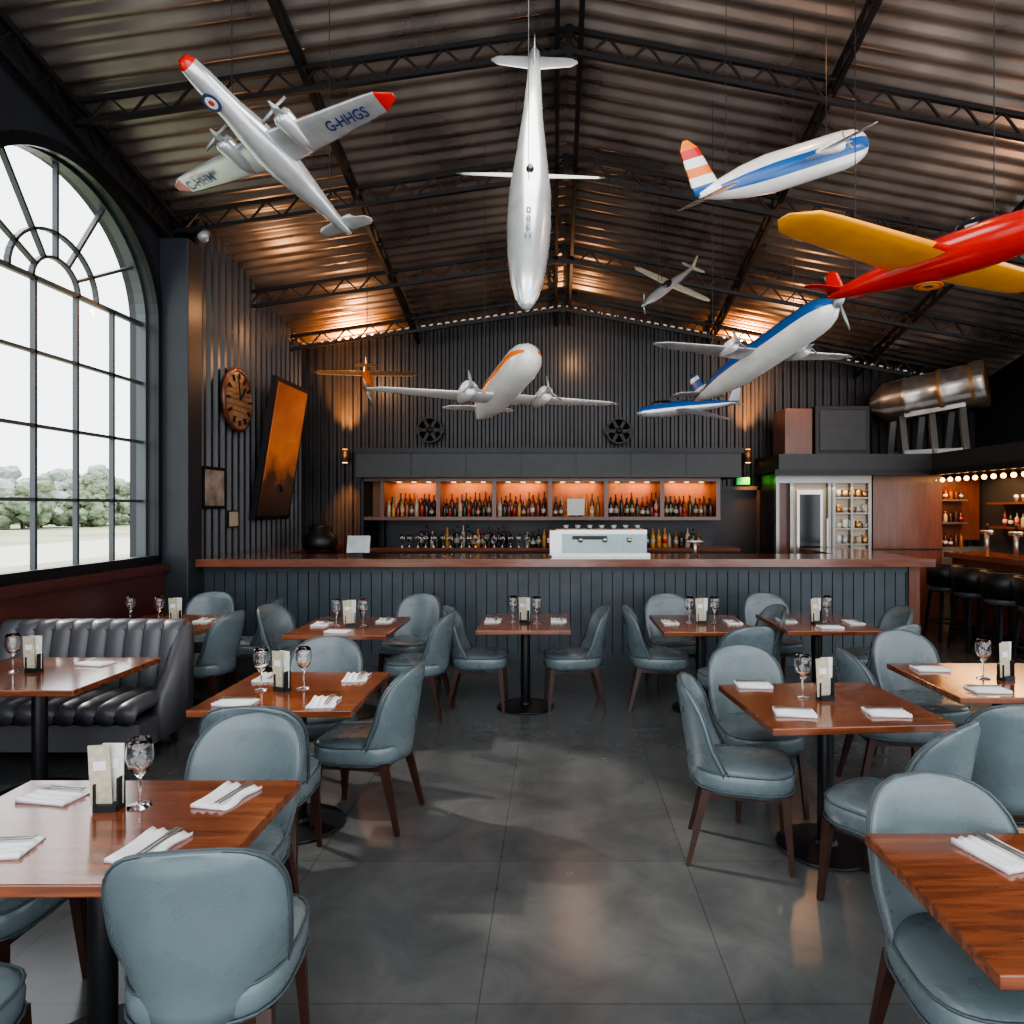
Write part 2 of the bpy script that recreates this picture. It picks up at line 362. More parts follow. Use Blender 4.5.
for q in range(16):
    x=-2.2+q*.12+random.uniform(-.02,.02); m.lathe([(.03,0),(.006,.01),(.006,.08),(.035,.11),(.04,.15),(.03,.19)],(x,10.02,1.181),'glass',8)
m.obj('bar_glasses')

def wx(x,d): return (x-CX)*d/F
m=MB(); z=1.191
m.b2((wx(562,8.1),7.95,z+.04),(wx(645,8.1),8.35,z+.26),'machine'); m.b2((wx(550,8.1),7.98,z+.02),(wx(562,8.1),8.32,z+.30),'chrome')
m.b2((wx(556,8.1),7.93,z+.26),(wx(645,8.1),8.37,z+.31),'chrome'); m.b2((wx(552,8.1),7.9,z),(wx(648,8.1),8.38,z+.045),'chrome')
m.b2((wx(572,8.1),7.94,z+.20),(wx(606,8.1),7.955,z+.24),'black'); m.b2((wx(622,8.1),7.94,z+.07),(wx(624,8.1),7.955,z+.25),'grey')
for xx in(580,604,628): m.cone((wx(xx,8.1),7.93,z+.17),(wx(xx,8.1),7.93,z+.22),.025,.03,'chrome')
for q in range(7): m.lathe([(.02,0),(.035,.05)],(wx(566+q*12,8.1),8.15,z+.31),'grey',8)
m.obj('espresso_machine')
m=MB(); m.box((wx(360,8.1),8.05,1.33),(.26,.03,.2),'grey',Matrix.Rotation(-.25,3,'X')); m.b2((wx(360,8.1)-.06,8.0,1.191),(wx(360,8.1)+.06,8.15,1.23),'black'); m.beam((wx(360,8.1),8.08,1.2),(wx(360,8.1),8.08,1.32),.04,.04,'black'); m.obj('pos_terminal')
m=MB(); m.lathe([(.20,0),(.22,.05),(.22,.18),(.16,.22),(.16,.30),(.05,.34)],(-3.15,9.4,1.191),'black',16); m.obj('ice_bucket')
m=MB(); x=1.62; m.cone((x,8.1,1.191),(x,8.1,1.36),.018,.018,'chrome'); m.cone((x-.1,8.1,1.36),(x+.1,8.1,1.36),.02,.02,'chrome')
for q in(-.07,0,.07): m.cone((x+q,8.1,1.36),(x+q,8.1,1.42),.01,.014,'black')
m.obj('beer_tap')

for px,py in((430,430),(619,431)):
    c=w(px,py,10.86); m=MB(); R=.19
    for i in range(24):
        a=2*math.pi*i/24;b_=2*math.pi*(i+1)/24
        m.beam(c+Vector((R*math.cos(a),0,R*math.sin(a))),c+Vector((R*math.cos(b_),0,R*math.sin(b_))),.07,.03,'steel_dark')
    for i in range(6):
        a=math.pi*i/3; m.beam(c,c+Vector((R*math.cos(a),0,R*math.sin(a))),.02,.05,'steel_dark')
    m.cone(c+Vector((0,-.03,0)),c+Vector((0,.05,0)),.05,.05,'steel_dark'); m.cone(c+Vector((0,.04,0)),c+Vector((0,.06,0)),R,R,'black',24)
    m.obj('wall_fan')
for px in(345,748):
    c=w(px,456,10.80); m=MB(); m.cone(c+Vector((0,0,-.1)),c+Vector((0,0,.1)),.05,.05,'brass'); m.b2(c+Vector((-.02,0,-.03)),c+Vector((.02,.14,.03)),'black')
    m.cone(c+Vector((0,0,.095)),c+Vector((0,0,.105)),.04,.04,'led'); m.cone(c+Vector((0,0,-.105)),c+Vector((0,0,-.095)),.04,.04,'led'); m.obj('wall_sconce')
    for s_ in(1,-1):
        l=bpy.data.lights.new('sconce_light','SPOT'); l.energy=1000 if s_>0 else 300; l.color=(1,.34,.08); l.spot_size=1.1; l.spot_blend=1; l.shadow_soft_size=.04
        o=bpy.data.objects.new('sconce_light',l); o.location=c+Vector((0,-.06,.14*s_)); o.rotation_euler=(math.pi-.16 if s_>0 else .16,0,0)
        col.objects.link(o)
m=MB(); c=w(743,481,10.85); m.b2(c-Vector((.10,.02,.055)),c+Vector((.10,.02,.055)),'exit'); m.b2(c-Vector((.11,-.02,.065)),c+Vector((.11,.1,.065)),'black'); m.obj('exit_sign')
m=MB(); a=w(712,490,10.85);b_=w(757,490,10.85); m.b2((a.x,10.88,0),(b_.x,10.95,a.z),'black'); 
m.b2((a.x-.05,10.84,0),(a.x,10.96,a.z+.05),'canopy'); m.b2((b_.x,10.84,0),(b_.x+.05,10.96,a.z+.05),'canopy'); m.b2((a.x-.05,10.84,a.z),(b_.x+.05,10.96,a.z+.06),'canopy')
m.b2((a.x+.05,10.85,1.0),(a.x+.08,10.88,1.15),'chrome'); m.obj('door_1')

# ---------------------------------------------------------------- left wall decor
m=MB(); c=Vector((-3.9,8.53,H+(507-400)*8.53/700))
m.lathe([(.37,0),(.39,.02),(.39,.05),(.35,.06),(.34,.045)],c,'warmwood',32,axis=(1,0,0),cap=False)
m.lathe([(.345,.040),(.345,.046)],c,'clockwood',32,axis=(1,0,0),smooth=False)
for i in range(9):
    z_=-.28+.07*i; hw=math.sqrt(.34**2-z_**2); m.b2((c.x+.045,c.y-hw,c.z+z_-.003),(c.x+.049,c.y+hw,c.z+z_+.003),'warmwood')
for i in range(12):
    a=2*math.pi*i/12; m.beam(c+Vector((.06,.25*math.cos(a),.25*math.sin(a))),c+Vector((.06,.32*math.cos(a),.32*math.sin(a))),.02,.022,'black')
m.beam(c+Vector((.07,0,0)),c+Vector((.07,.15,.16)),.012,.02,'black'); m.beam(c+Vector((.07,0,0)),c+Vector((.07,-.05,.26)),.012,.015,'black')
m.obj('wall_clock')
sm=bpy.data.materials.new('screen_sunset_image'); sm.use_nodes=True; nt=sm.node_tree; b=nt.nodes['Principled BSDF']
tc=nt.nodes.new('ShaderNodeTexCoord'); sx=nt.nodes.new('ShaderNodeSeparateXYZ'); n=nt.nodes.new('ShaderNodeTexNoise'); n.inputs['Scale'].default_value=3; n.inputs['Detail'].default_value=5
ad=nt.nodes.new('ShaderNodeMath'); ad.operation='MULTIPLY_ADD'; ad.inputs[1].default_value=.35
nt.links.new(tc.outputs['Object'],sx.inputs[0]); nt.links.new(tc.outputs['Object'],n.inputs['Vector']); nt.links.new(n.outputs['Fac'],ad.inputs[0])
mr2=nt.nodes.new('ShaderNodeMapRange'); mr2.inputs['From Min'].default_value=H-.15; mr2.inputs['From Max'].default_value=H+1.6; mr2.inputs['To Max'].default_value=.8
nt.links.new(sx.outputs['Z'],mr2.inputs['Value']); nt.links.new(mr2.outputs[0],ad.inputs[2])
r=nt.nodes.new('ShaderNodeValToRGB'); e=r.color_ramp.elements; e[0].color=(.012,.008,.008,1); e[0].position=.15; e[1].color=(.20,.055,.015,1); e[1].position=1
q_=e.new(.40); q_.color=(.06,.022,.012,1); q_=e.new(.58); q_.color=(.45,.13,.03,1)
nt.links.new(ad.outputs[0],r.inputs['Fac']); nt.links.new(r.outputs['Color'],b.inputs['Base Color']); nt.links.new(r.outputs['Color'],b.inputs['Emission Color'])
b.inputs['Emission Strength'].default_value=.4; b.inputs['Roughness'].default_value=.15; M['screen']=sm
m=MB(); Ry=Matrix.Rotation(math.radians(9),3,'Y')
c=Vector((-3.74,9.55,H+.76)); m.box(c,(.07,1.15,1.88),'black',Ry); m.box(c+Ry@Vector((.04,0,0)),(.01,1.03,1.76),'screen',Ry)
m.beam(c+Vector((-.0,0,.2)),(-3.95,9.55,H+.9),.1,.1,'black'); m.beam(c+Vector((-.0,0,-.5)),(-3.95,9.55,H+.2),.1,.1,'black'); m.obj('wall_screen')
def frame(name,px,py,wpx,hpx,k):
    d=3.93*F/(CX-px); c=w(px,py,d); hh=hpx*d/F/2; ww=wpx*d*d/(F*3.93)/2
    m=MB(); m.b2((-3.94,c.y-ww,c.z-hh),(-3.91,c.y+ww,c.z+hh),'black'); m.b2((-3.91,c.y-ww*.85,c.z-hh*.85),(-3.905,c.y+ww*.85,c.z+hh*.85),k); m.obj(name)
M['photo']=mat('framed_photo_print',(.20,.17,.15),.3,noise=.9,nscale=5)
frame('picture_frame',213,488,22,42,'photo'); frame('picture_frame',232,519,10,17,'menutan')
m=MB(); c=w(206,232,7.45); m.cone(c,c+Vector((.02,-.1,-.1)),.04,.055,'grey'); m.beam(c,c+Vector((-.05,.1,.12)),.03,.03,'black'); m.obj('spotlight_fixture')

# ---------------------------------------------------------------- right side / mezzanine
m=MB(); zt=H+.74; zb=H+.50
m.b2((3.12,9.75,zb),(XRW-.01,YB-.05,zt),'canopy'); m.b2((5.25,7.6,zb),(XRW-.01,9.75,zt),'canopy')
m.b2((3.05,9.7,zb-.06),(5.3,9.76,zb+.02),'black'); m.b2((5.2,7.55,zb-.06),(5.27,9.76,zb+.02),'black')
m.obj('mezzanine_deck')
m=MB(); m.b2((3.72,10.0,zt+.001),(4.5,10.6,H+1.45),'black'); m.b2((3.78,9.985,zt+.06),(4.44,10.0,H+1.39),'canopy'); m.obj('black_cabinet',bevel=.01)
m=MB(); m.b2((3.3,10.05,zt+.001),(3.70,10.6,H+1.42),'warmwood'); m.obj('wood_cabinet',bevel=.01)
m=MB(); p0=w(886,403,10.45); p1=w(986,383,9.7); ax=p1-p0; L=ax.length; an=ax.normalized()
m.lathe([(.02,-.22),(.12,-.2),(.24,-.06),(.29,.0),(.30,.2*L),(.315,.21*L),(.315,.25*L),(.30,.26*L),(.31,.55*L),(.325,.56*L),(.325,.60*L),(.31,.61*L),(.31,.86*L),(.335,.9*L),(.34,.95*L),(.33,L),(.29,L+.02),(.26,L-.02),(.25,.9*L),(.02,.88*L)],p0,'silver',28,axis=ax,
  kf=lambda i,j:'copper' if i in(15,16) else ('black' if i>=17 else ('brass' if i in (8,9,12) else ('enginemetal' if j%5 else 'silver'))))
for i in range(16):
    a=2*math.pi*i/16; x=an.cross(Vector((0,0,1))).normalized(); z_=x.cross(an); c=p0+an*(L*.93); m.beam(c+ (x*math.cos(a)+z_*math.sin(a))*.05,c+(x*math.cos(a+.2)+z_*math.sin(a+.2))*.25,.03,.01,'chrome')
m.cone(p0+an*(L*.9),p0+an*(L*1.02),.08,.01,'copper')
for tt in(.12,.42,.72):
    c=p0+an*(L*tt)
    for sx_ in(-.2,.2): m.beam(c+Vector((0,sx_*.6,-.2)),Vector((c.x+.0,c.y+sx_*1.2,zt)),.09,.05,'steelframe')
    m.beam(Vector((c.x,c.y-.28,zt+.03)),Vector((c.x,c.y+.28,zt+.03)),.06,.06,'steelframe')
for sx_ in(-.24,.24):
    a=p0+an*(L*.12);b_=p0+an*(L*.72); m.beam((a.x,a.y+sx_,zt+.05),(b_.x,b_.y+sx_,zt+.05),.05,.06,'steelframe'); m.beam((a.x,a.y+sx_*.9,a.z-.22),(b_.x,b_.y+sx_*.9,b_.z-.22),.05,.12,'enginemetal')
m.obj('jet_engine_display')
m=MB(); fy=9.95; x0,x1=3.14,4.5; top=H+.48
m.b2((x0,fy+.1,0),(x1,fy+.7,top),'black'); m.b2((x0,fy,H+.34),(x1,fy+.12,top),'steelframe'); m.b2((x0,fy,.0),(x1,fy+.12,.9),'steelframe')
for x in(x0,x0+.20,x0+.74,x0+.80,x1-.05): m.b2((x,fy-.01,.9),(x+.045,fy+.1,H+.34),'steelframe')
m.b2((x0+.05,fy+.08,.9),(x0+.2,fy+.09,H+.34),'warmwood')
m.b2((x0+.25,fy+.08,.9),(x0+.74,fy+.09,H+.34),'fridgein'); m.b2((x0+.85,fy+.08,.9),(x1-.05,fy+.09,H+.34),'fridgein')
m.b2((x0+.31,fy+.03,1.0),(x0+.68,fy+.08,H+.24),'chrome'); m.b2((x0+.35,fy+.02,1.1),(x0+.64,fy+.035,H+.18),'darkglass')
for q in range(5):
    z=1.0+q*.22; m.b2((x0+.85,fy+.0,z),(x1-.05,fy+.08,z+.02),'steelframe')
    for t_ in range(5): m.lathe([(.04,0),(.045,.03),(.045,random.uniform(.06,.14))],(x0+.90+t_*.095,fy+.04,z+.02),random.choice(['menutan','brass','copper','grey','menu']),8)
m.b2((x0+1.06,fy-.012,.9),(x0+1.09,fy+.1,H+.34),'steelframe')
m.beam((x0+.72,fy-.03,1.2),(x0+.72,fy-.03,1.6),.02,.02,'chrome')
m.obj('display_fridge')
m=MB(); m.b2((4.52,9.95,0),(5.5,10.5,zb),'warmwood'); m.b2((4.52,9.94,1.15),(5.5,9.96,1.17),'black'); m.obj('wood_partition')
m=MB(); m.b2((5.5,6.9,1.06),(6.1,9.9,1.13),'barwood'); m.b2((5.62,6.95,0),(6.0,9.9,1.06),'warmwood'); m.b2((5.6,6.95,0),(5.64,9.9,.15),'black'); m.obj('side_bar_counter')
m=MB(); m.b2((6.25,7.2,.85),(6.58,9.9,.9),'chrome'); m.b2((6.27,7.2,0),(6.58,9.9,.85),'black')
for z in(1.45,1.8): m.b2((6.35,7.2,z),(6.58,10.3,z+.03),'warmwood')
m.b2((5.55,10.7,.0),(6.58,10.93,1.15),'chrome'); m.b2((5.52,10.85,1.25),(6.58,10.93,H+.45),'warmwood')
for z in(1.5,1.85): m.b2((5.55,10.68,z),(6.3,10.86,z+.03),'steelframe')
m.obj('side_back_bar')
m=MB()
for q in range(22):
    bottle(m,6.45,7.3+q*.13,1.481,random.uniform(.18,.27),.032,random.choice(bcols)); 
    if q<16: m.lathe([(.03,0),(.05,.1)],(6.44,7.35+q*.16,1.831),'chrome',8)
    if q<9: 
        for zz in(1.151,1.531,1.881): bottle(m,5.6+q*.08,10.76,zz,random.uniform(.15,.25),.03,random.choice(bcols))
m.obj('side_bar_bottles')
m=MB()
for q in range(13):
    y=7.7+q*.19; m.sphere((5.42,y,H+.38),.032,'bulb',8); m.beam((5.42,y,H+.40),(5.42,y,H+.5),.012,.012,'black')
m.beam((5.42,7.65,H+.48),(5.42,10.1,H+.48),.03,.03,'black')
m.obj('bulb_string_lights')
m=MB()
for y in(8.3,8.8,9.4):
    m.cone((5.8,y,1.131),(5.8,y,1.42),.03,.03,'chrome'); m.cone((5.8,y-.12,1.42),(5.8,y+.12,1.42),.03,.03,'chrome'); m.cone((5.8,y,1.45),(5.8,y,1.54),.012,.018,'black')
m.obj('draft_tap_tower')
m=MB(); m.b2((6.57,8.9,H+1.0),(6.6,9.5,H+1.75),'black'); m.b2((6.56,8.95,H+1.05),(6.575,9.45,H+1.7),'machine'); m.obj('poster_frame')

def stool():
    m=MB()
    for sx in(-1,1):
        for sy in(-1,1): m.beam((sx*.14,sy*.14,.66),(sx*.2,sy*.2,0),.035,.035,'black')
    for a,b_ in(((-.18,-.18),(.18,-.18)),((.18,-.18),(.18,.18)),((.18,.18),(-.18,.18)),((-.18,.18),(-.18,-.18))): m.beam((*a,.25),(*b_,.25),.02,.02,'black')
    m.lathe([(.17,.64),(.21,.66),(.22,.70),(.2,.74),(.12,.755)],(0,0,0),'booth',20)
    R=[]
    for i in range(9):
        a=math.pi+math.pi*(i/8)
        x,y=.21*math.cos(a),.21*math.sin(a); R.append([Vector((x,y,.72)),Vector((x*1.15,y*1.15,.72)),Vector((x*1.25,y*1.25,1.02)),Vector((x*1.08,y*1.08,1.02))])
    m.rings(R,'black',True)
    return m.mesh('bar_stool')
st=stool()
for x,y in((5.12,7.35),(5.15,8.0),(5.18,8.65),(5.18,9.25)): inst('bar_stool',st,(x,y,0),math.radians(-90))

# ---------------------------------------------------------------- dining chair
def chair():
    m=MB()
    def se(hx,hy,z,cy=0,n=28,e=3.2,tap=.0):
        r=[]
        for j in range(n):
            a=2*math.pi*j/n;c=math.cos(a);s_=math.sin(a)
            x=math.copysign(abs(c)**(2/e),c)*hx;y=math.copysign(abs(s_)**(2/e),s_)*hy
            r.append(Vector((x*(1+tap*y/hy),y+cy,z)))
        return r
    m.rings([se(.19,.20,.345,tap=.06),se(.218,.235,.36,tap=.07),se(.228,.247,.395,tap=.07),se(.230,.25,.43,tap=.07),se(.223,.243,.462,tap=.07),se(.20,.22,.478,tap=.07),se(.13,.14,.486),se(.03,.03,.488)],'leather')
    for zz in(.378,.462):
        rr=se(.228,.249,zz,tap=.07) if zz<.4 else se(.226,.246,zz,tap=.07)
        for a,b_ in zip(rr,rr[1:]+rr[:1]): m.cone(a,b_,.005,.005,'piping',5,cap=False)
    nu,nv=17,15
    def P(u,v,off):
        z=.37+.51*v
        if v>.64: wf=(max(0,1-((v-.64)/.36)**2.8))**(1/2.8)
        else: wf=1
        wf=max(wf,.04)
        hw=(.200+.036*math.sin(min(1,v*1.15)*math.pi*.75))*wf
        x=u*hw
        s_=x/.225
        y=-.235-.085*v**1.1+(.125-.055*v)*abs(s_)**2.2
        th=.021+.012*(1-v)
        y+= off*th*(1-.55*abs(u)**6)*(1 if v<.93 else .6)
        if v<.45: y+=.09*(1-v/.45)**1.2*abs(u)**3
        return Vector((x,y,z))
    front=[[P(-1+2*i/(nu-1),1-(1-j/(nv-1))**1.6,1) for i in range(nu)] for j in range(nv)]
    back=[[P(-1+2*i/(nu-1),1-(1-j/(nv-1))**1.6,-1) for i in range(nu)] for j in range(nv)]
    m.rings([front[j]+back[j][::-1] for j in range(nv)],'leather',True)
    for S in(front,back):
        path=[S[j][0] for j in range(nv)]+[S[j][-1] for j in range(nv-1,-1,-1)]
        for a,b_ in zip(path[:-1],path[1:]):
            if (a-b_).length>1e-4: m.cone(a+(a-b_)*.1,b_,.0045,.0045,'piping',6,cap=False)
    for sx,sy,ox,oy in((-.18,.19,-.02,.03),(.18,.19,.02,.03),(-.17,-.18,-.03,-.09),(.17,-.18,.03,-.09)):
        m.beam((sx+ox,sy+oy,0),(sx,sy,.37),.022,.022,'leg',.042,.042)
    m.box((0,0,.345),(.37,.38,.03),'leg')
    return m.mesh('dining_chair')
CH=chair()
chairs=[
 (-.66,6.2,1,0),(.15,6.2,-1,-.1),
 (-2.3,6.25,1,-.2),(-1.42,6.8,-.3,-1),(-1.18,5.95,-1,.1),
 (-3.0,5.95,-1,.1),(-2.98,6.75,-1,-.2),(-3.5,6.95,.1,-1),
 (-1.08,3.98,-1,.15),(-1.40,3.40,-.1,1),(-1.5,4.45,.1,-1),
 (-1.28,2.68,-.05,-1),(-1.00,2.10,-.15,1),(-1.68,1.76,1,0),(-1.97,2.42,1,0),
 (1.22,2.0,.0,-1),
 (.96,3.58,1,-.22),(1.20,4.15,.1,-1),(1.48,3.08,-.6,.8),
 (2.14,3.42,.1,1),(2.10,4.35,1,-.1),(2.46,4.68,.1,-1),
 (.93,6.2,1,-.1),(1.15,6.8,.1,-1),(1.38,5.45,-.3,1),(1.72,6.25,-1,-.1),
 (2.15,6.85,.1,-1),(2.80,6.2,-1,.0),(2.5,5.5,-.5,1)]
for X,Y,dx,dy in chairs: inst('dining_chair',CH,(X,Y,0),math.atan2(dy,dx)-math.pi/2)

# ---------------------------------------------------------------- tables
def table(X,Y,sx,sy,rz=0):
    m=MB(); m.box((0,0,.7325),(sx,sy,.035),'table')
    m.box((0,0,.705),(sx*.55,sy*.55,.02),'black'); 
    m.cone((0,0,.02),(0,0,.70),.042,.042,'black',20)
    m.lathe([(.245,0),(.25,.008),(.24,.018),(.06,.028),(.05,.05)],(0,0,0),'black',32)
    return m.obj('dining_table',(X,Y,0),rz,bevel=.005)
def menu_me():
    m=MB()
    m.box((0,0,.012),(.075,.06,.024),'black')
    for i,(a,k) in enumerate(((-.05,'menutan'),(.02,'menu'))):
        R=Matrix.Rotation(a,3,'Y'); m.box((a*.45,-.012+.018*i,.118),(.07,.004,.20),k,R)
        m.box((a*.45,-.0155+.018*i,.15),(.04,.001,.03),'linen',R)
    m.box((.038,0,.06),(.006,.045,.10),'black'); m.box((-.038,0,.05),(.006,.045,.08),'black')
    return m.mesh('menu_holder')
def glass_me():
    m=MB(); pr=[(.034,0),(.034,.003),(.006,.008),(.004,.02),(.004,.085),(.012,.095),(.032,.12),(.039,.15),(.036,.185),(.031,.205),(.029,.205),(.034,.185),(.037,.15),(.030,.122),(.008,.1)]
    m.lathe(pr,(0,0,0),'glass',20); return m.mesh('wine_glass')
def napkin_me():
    m=MB()
    nx=25
    def z(x,y): return .012+.006*math.sin((x+.07)*2*math.pi/.035+1.2*math.sin(y*9))*(1-.3*abs(y)/.1)+.003*math.sin(y*31+x*20)
    top=[[Vector((-.07+.14*i/(nx-1)*(1+.05*math.sin(j)),-.10+.20*j/8,z(-.07+.14*i/(nx-1),-.10+.20*j/8))) for i in range(nx)] for j in range(9)]
    m.rings([r+[Vector((p.x,p.y,.0)) for p in r[::-1]] for r in top],'linen',True)
    for x in(.022,.038): 
        m.box((x,-.01,.022),(.007,.16,.003),'steelframe'); m.box((x,.075,.0225),(.014,.05,.003),'steelframe')
    return m.mesh('folded_napkin')
ME,GL,NA=menu_me(),glass_me(),napkin_me()
tz=.75
T=[
 (-1.44,2.23,1.0,.72,0,[(-1.49,2.34)],[(-1.40,2.36)],[(-1.74,2.44,1.4),(-1.64,2.06,1.7),(-1.20,2.07,-.15),(-1.14,2.43,-.2)]),
 (1.43,1.84,.94,.66,0,[(1.75,1.9)],[(1.65,2.05)],[(1.28,2.03,.3),(1.6,1.6,.1)]),
 (1.40,3.62,.88,.80,.08,[(1.42,3.68)],[(1.31,3.70)],[(1.12,3.95,1.5),(1.17,3.42,1.4),(1.62,3.42,1.5)]),
 (-1.42,3.88,.82,.82,0,[(-1.50,3.85)],[(-1.62,3.86),(-1.40,3.9)],[(-1.68,4.12,0),(-1.17,4.12,.1),(-1.64,3.60,1.5),(-1.19,3.60,.1)]),
 (-3.15,4.28,1.0,.85,0,[(-3.2,4.3)],[(-3.33,4.3)],[(-2.95,4.5,1.4),(-3.35,4.0,1.5)]),
 (-.26,6.17,.78,.9,0,[(-.26,6.12)],[(-.37,6.15),(-.16,6.1)],[(-.55,6.2,0),(.03,6.2,0)]),
 (-1.74,5.97,.82,.95,0,[(-1.74,5.95)],[(-1.86,5.95),(-1.63,5.95)],[(-2.0,6.0,0),(-1.5,6.2,0),(-1.75,5.65,1.5)]),
 (-3.35,6.15,.9,.85,0,[(-3.3,6.1)],[(-3.45,6.1),(-3.7,6.1)],[(-3.1,6.2,0),(-3.3,5.85,1.5)]),
 (1.27,6.1,.78,.9,0,[(1.28,6.08)],[(1.17,6.1),(1.39,6.1)],[(1.0,6.1,0),(1.55,6.1,0)]),
 (2.30,6.15,.82,.9,0,[(2.27,6.08)],[(2.39,6.15)],[(2.05,6.2,0),(2.6,6.1,0),(2.3,5.85,1.5)]),
 (2.62,4.12,.95,.82,0,[(2.64,4.1)],[(2.52,4.12)],[(2.38,3.85,1.5),(2.33,4.35,1.5),(2.85,3.85,1.4)]),
]
for X,Y,sx,sy,rz,me_,gs,ns in T:
    table(X,Y,sx,sy,rz)
    for a,b_ in me_: inst('menu_holder',ME,(a,b_,tz+.0005),random.uniform(-.6,.3))
    for a,b_ in gs: inst('wine_glass',GL,(a,b_,tz+.0005),0,1.12)
    for a,b_,r_ in ns: inst('folded_napkin',NA,(a,b_,tz+.0005),r_,.95)

m=MB(); bx0,bx1=-4.12,-2.78; by=5.1; n=10
m.b2((bx0,by-.42,.12),(bx1,by+.1,.3),'booth')
m.b2((bx0,by+.08,.12),(bx1,by+.2,.86),'booth')
for i in range(n):
    xa=bx0+(bx1-bx0)*(i+.5)/n; rr=(bx1-bx0)/n*.55
    m.rings([[Vector((xa+rr*math.cos(q),yy+rr*.55*math.sin(q),zz)) for q in [2*math.pi*t_/12 for t_ in range(12)]] for yy,zz in((by+.02,.36),(by+.05,.6),(by+.1,.84),(by+.13,.90),(by+.17,.915))],'booth')
    m.rings([[Vector((xa+rr*math.cos(q),yy,.39+.055*math.sin(q)+dz)) for q in [2*math.pi*t_/12 for t_ in range(12)]] for yy,dz in((by-.47,-.03),(by-.44,.01),(by-.3,.02),(by+.02,.015))],'booth')
for x in(bx0+.08,bx1-.06):
    for y in(by-.36,by+.12): m.beam((x,y,.14),(x,y,0),.05,.05,'leg',.03,.03)
m.rings([[Vector((bx1+.0+xx,yy,zz)) for xx,zz in((-.05,.14),(.04,.14),(.05,zt2-.04),(.0,zt2),(-.05,zt2-.04))] for yy,zt2 in((by-.2,.46),(by-.05,.60),(by+.1,.88),(by+.2,.90))],'booth')
m.obj('booth_sofa')

# ---------------------------------------------------------------- aircraft
def frame3(nose,tail,wl,wr):
    f=(nose-tail).normalized(); r=(wr-wl); r=(r-f*r.dot(f)).normalized(); u=r.cross(f)
    if u.z<0: r=-r;u=-u
    return f,r,u
def airfoil(P0,P1,c0,c1,f,u,t0,t1,m,k,nseg=8,kf=None,sweep=0.0,n=12,round_tip=True):
    R=[]
    for i in range(nseg+1):
        s_=i/nseg; c=c0+(c1-c0)*s_; th=(t0+(t1-t0)*s_)
        if round_tip and s_>.85: c*=max(.3,math.sqrt(max(0,1-((s_-.85)/.155)**2)))
        P=P0.lerp(P1,s_)-f*sweep*s_
        ring=[]
        for j in range(n):
            a=2*math.pi*j/n
            x=math.cos(a)*.5*c; z=math.sin(a)*.5*th*c*(1+.5*math.cos(a))
            ring.append(P+f*x+u*z)
        R.append(ring)
    m.rings(R,k,True,kf=kf)
def prop(m,c,f,r,u,R,k='grey',n=3,ph=.4):
    m.lathe([(R*.16,-.02),(R*.16,.02),(R*.04,.07)],c,k,10,axis=f)
    for i in range(n):
        a=ph+2*math.pi*i/n; d_=r*math.cos(a)+u*math.sin(a); t_=f.cross(d_)
        p0=c+d_*R*.1+f*.02; p1=c+d_*R
        wv=R*.07
        m.rings([[p+t_*ww+f*.004,p-t_*ww+f*.012,p-t_*ww-f*.004,p+t_*ww-f*.008] for p,ww in((p0,wv*.6),(p0.lerp(p1,.5),wv),(p1,wv*.35))],k)
def roundel(m,c,nrm,R,cols=('navy','white','red')):
    for i,k in enumerate(cols):
        rr=R*(1-i*.34); m.lathe([(rr,-.001),(rr,.002+.0015*i)],c,k,20,axis=nrm,smooth=False)
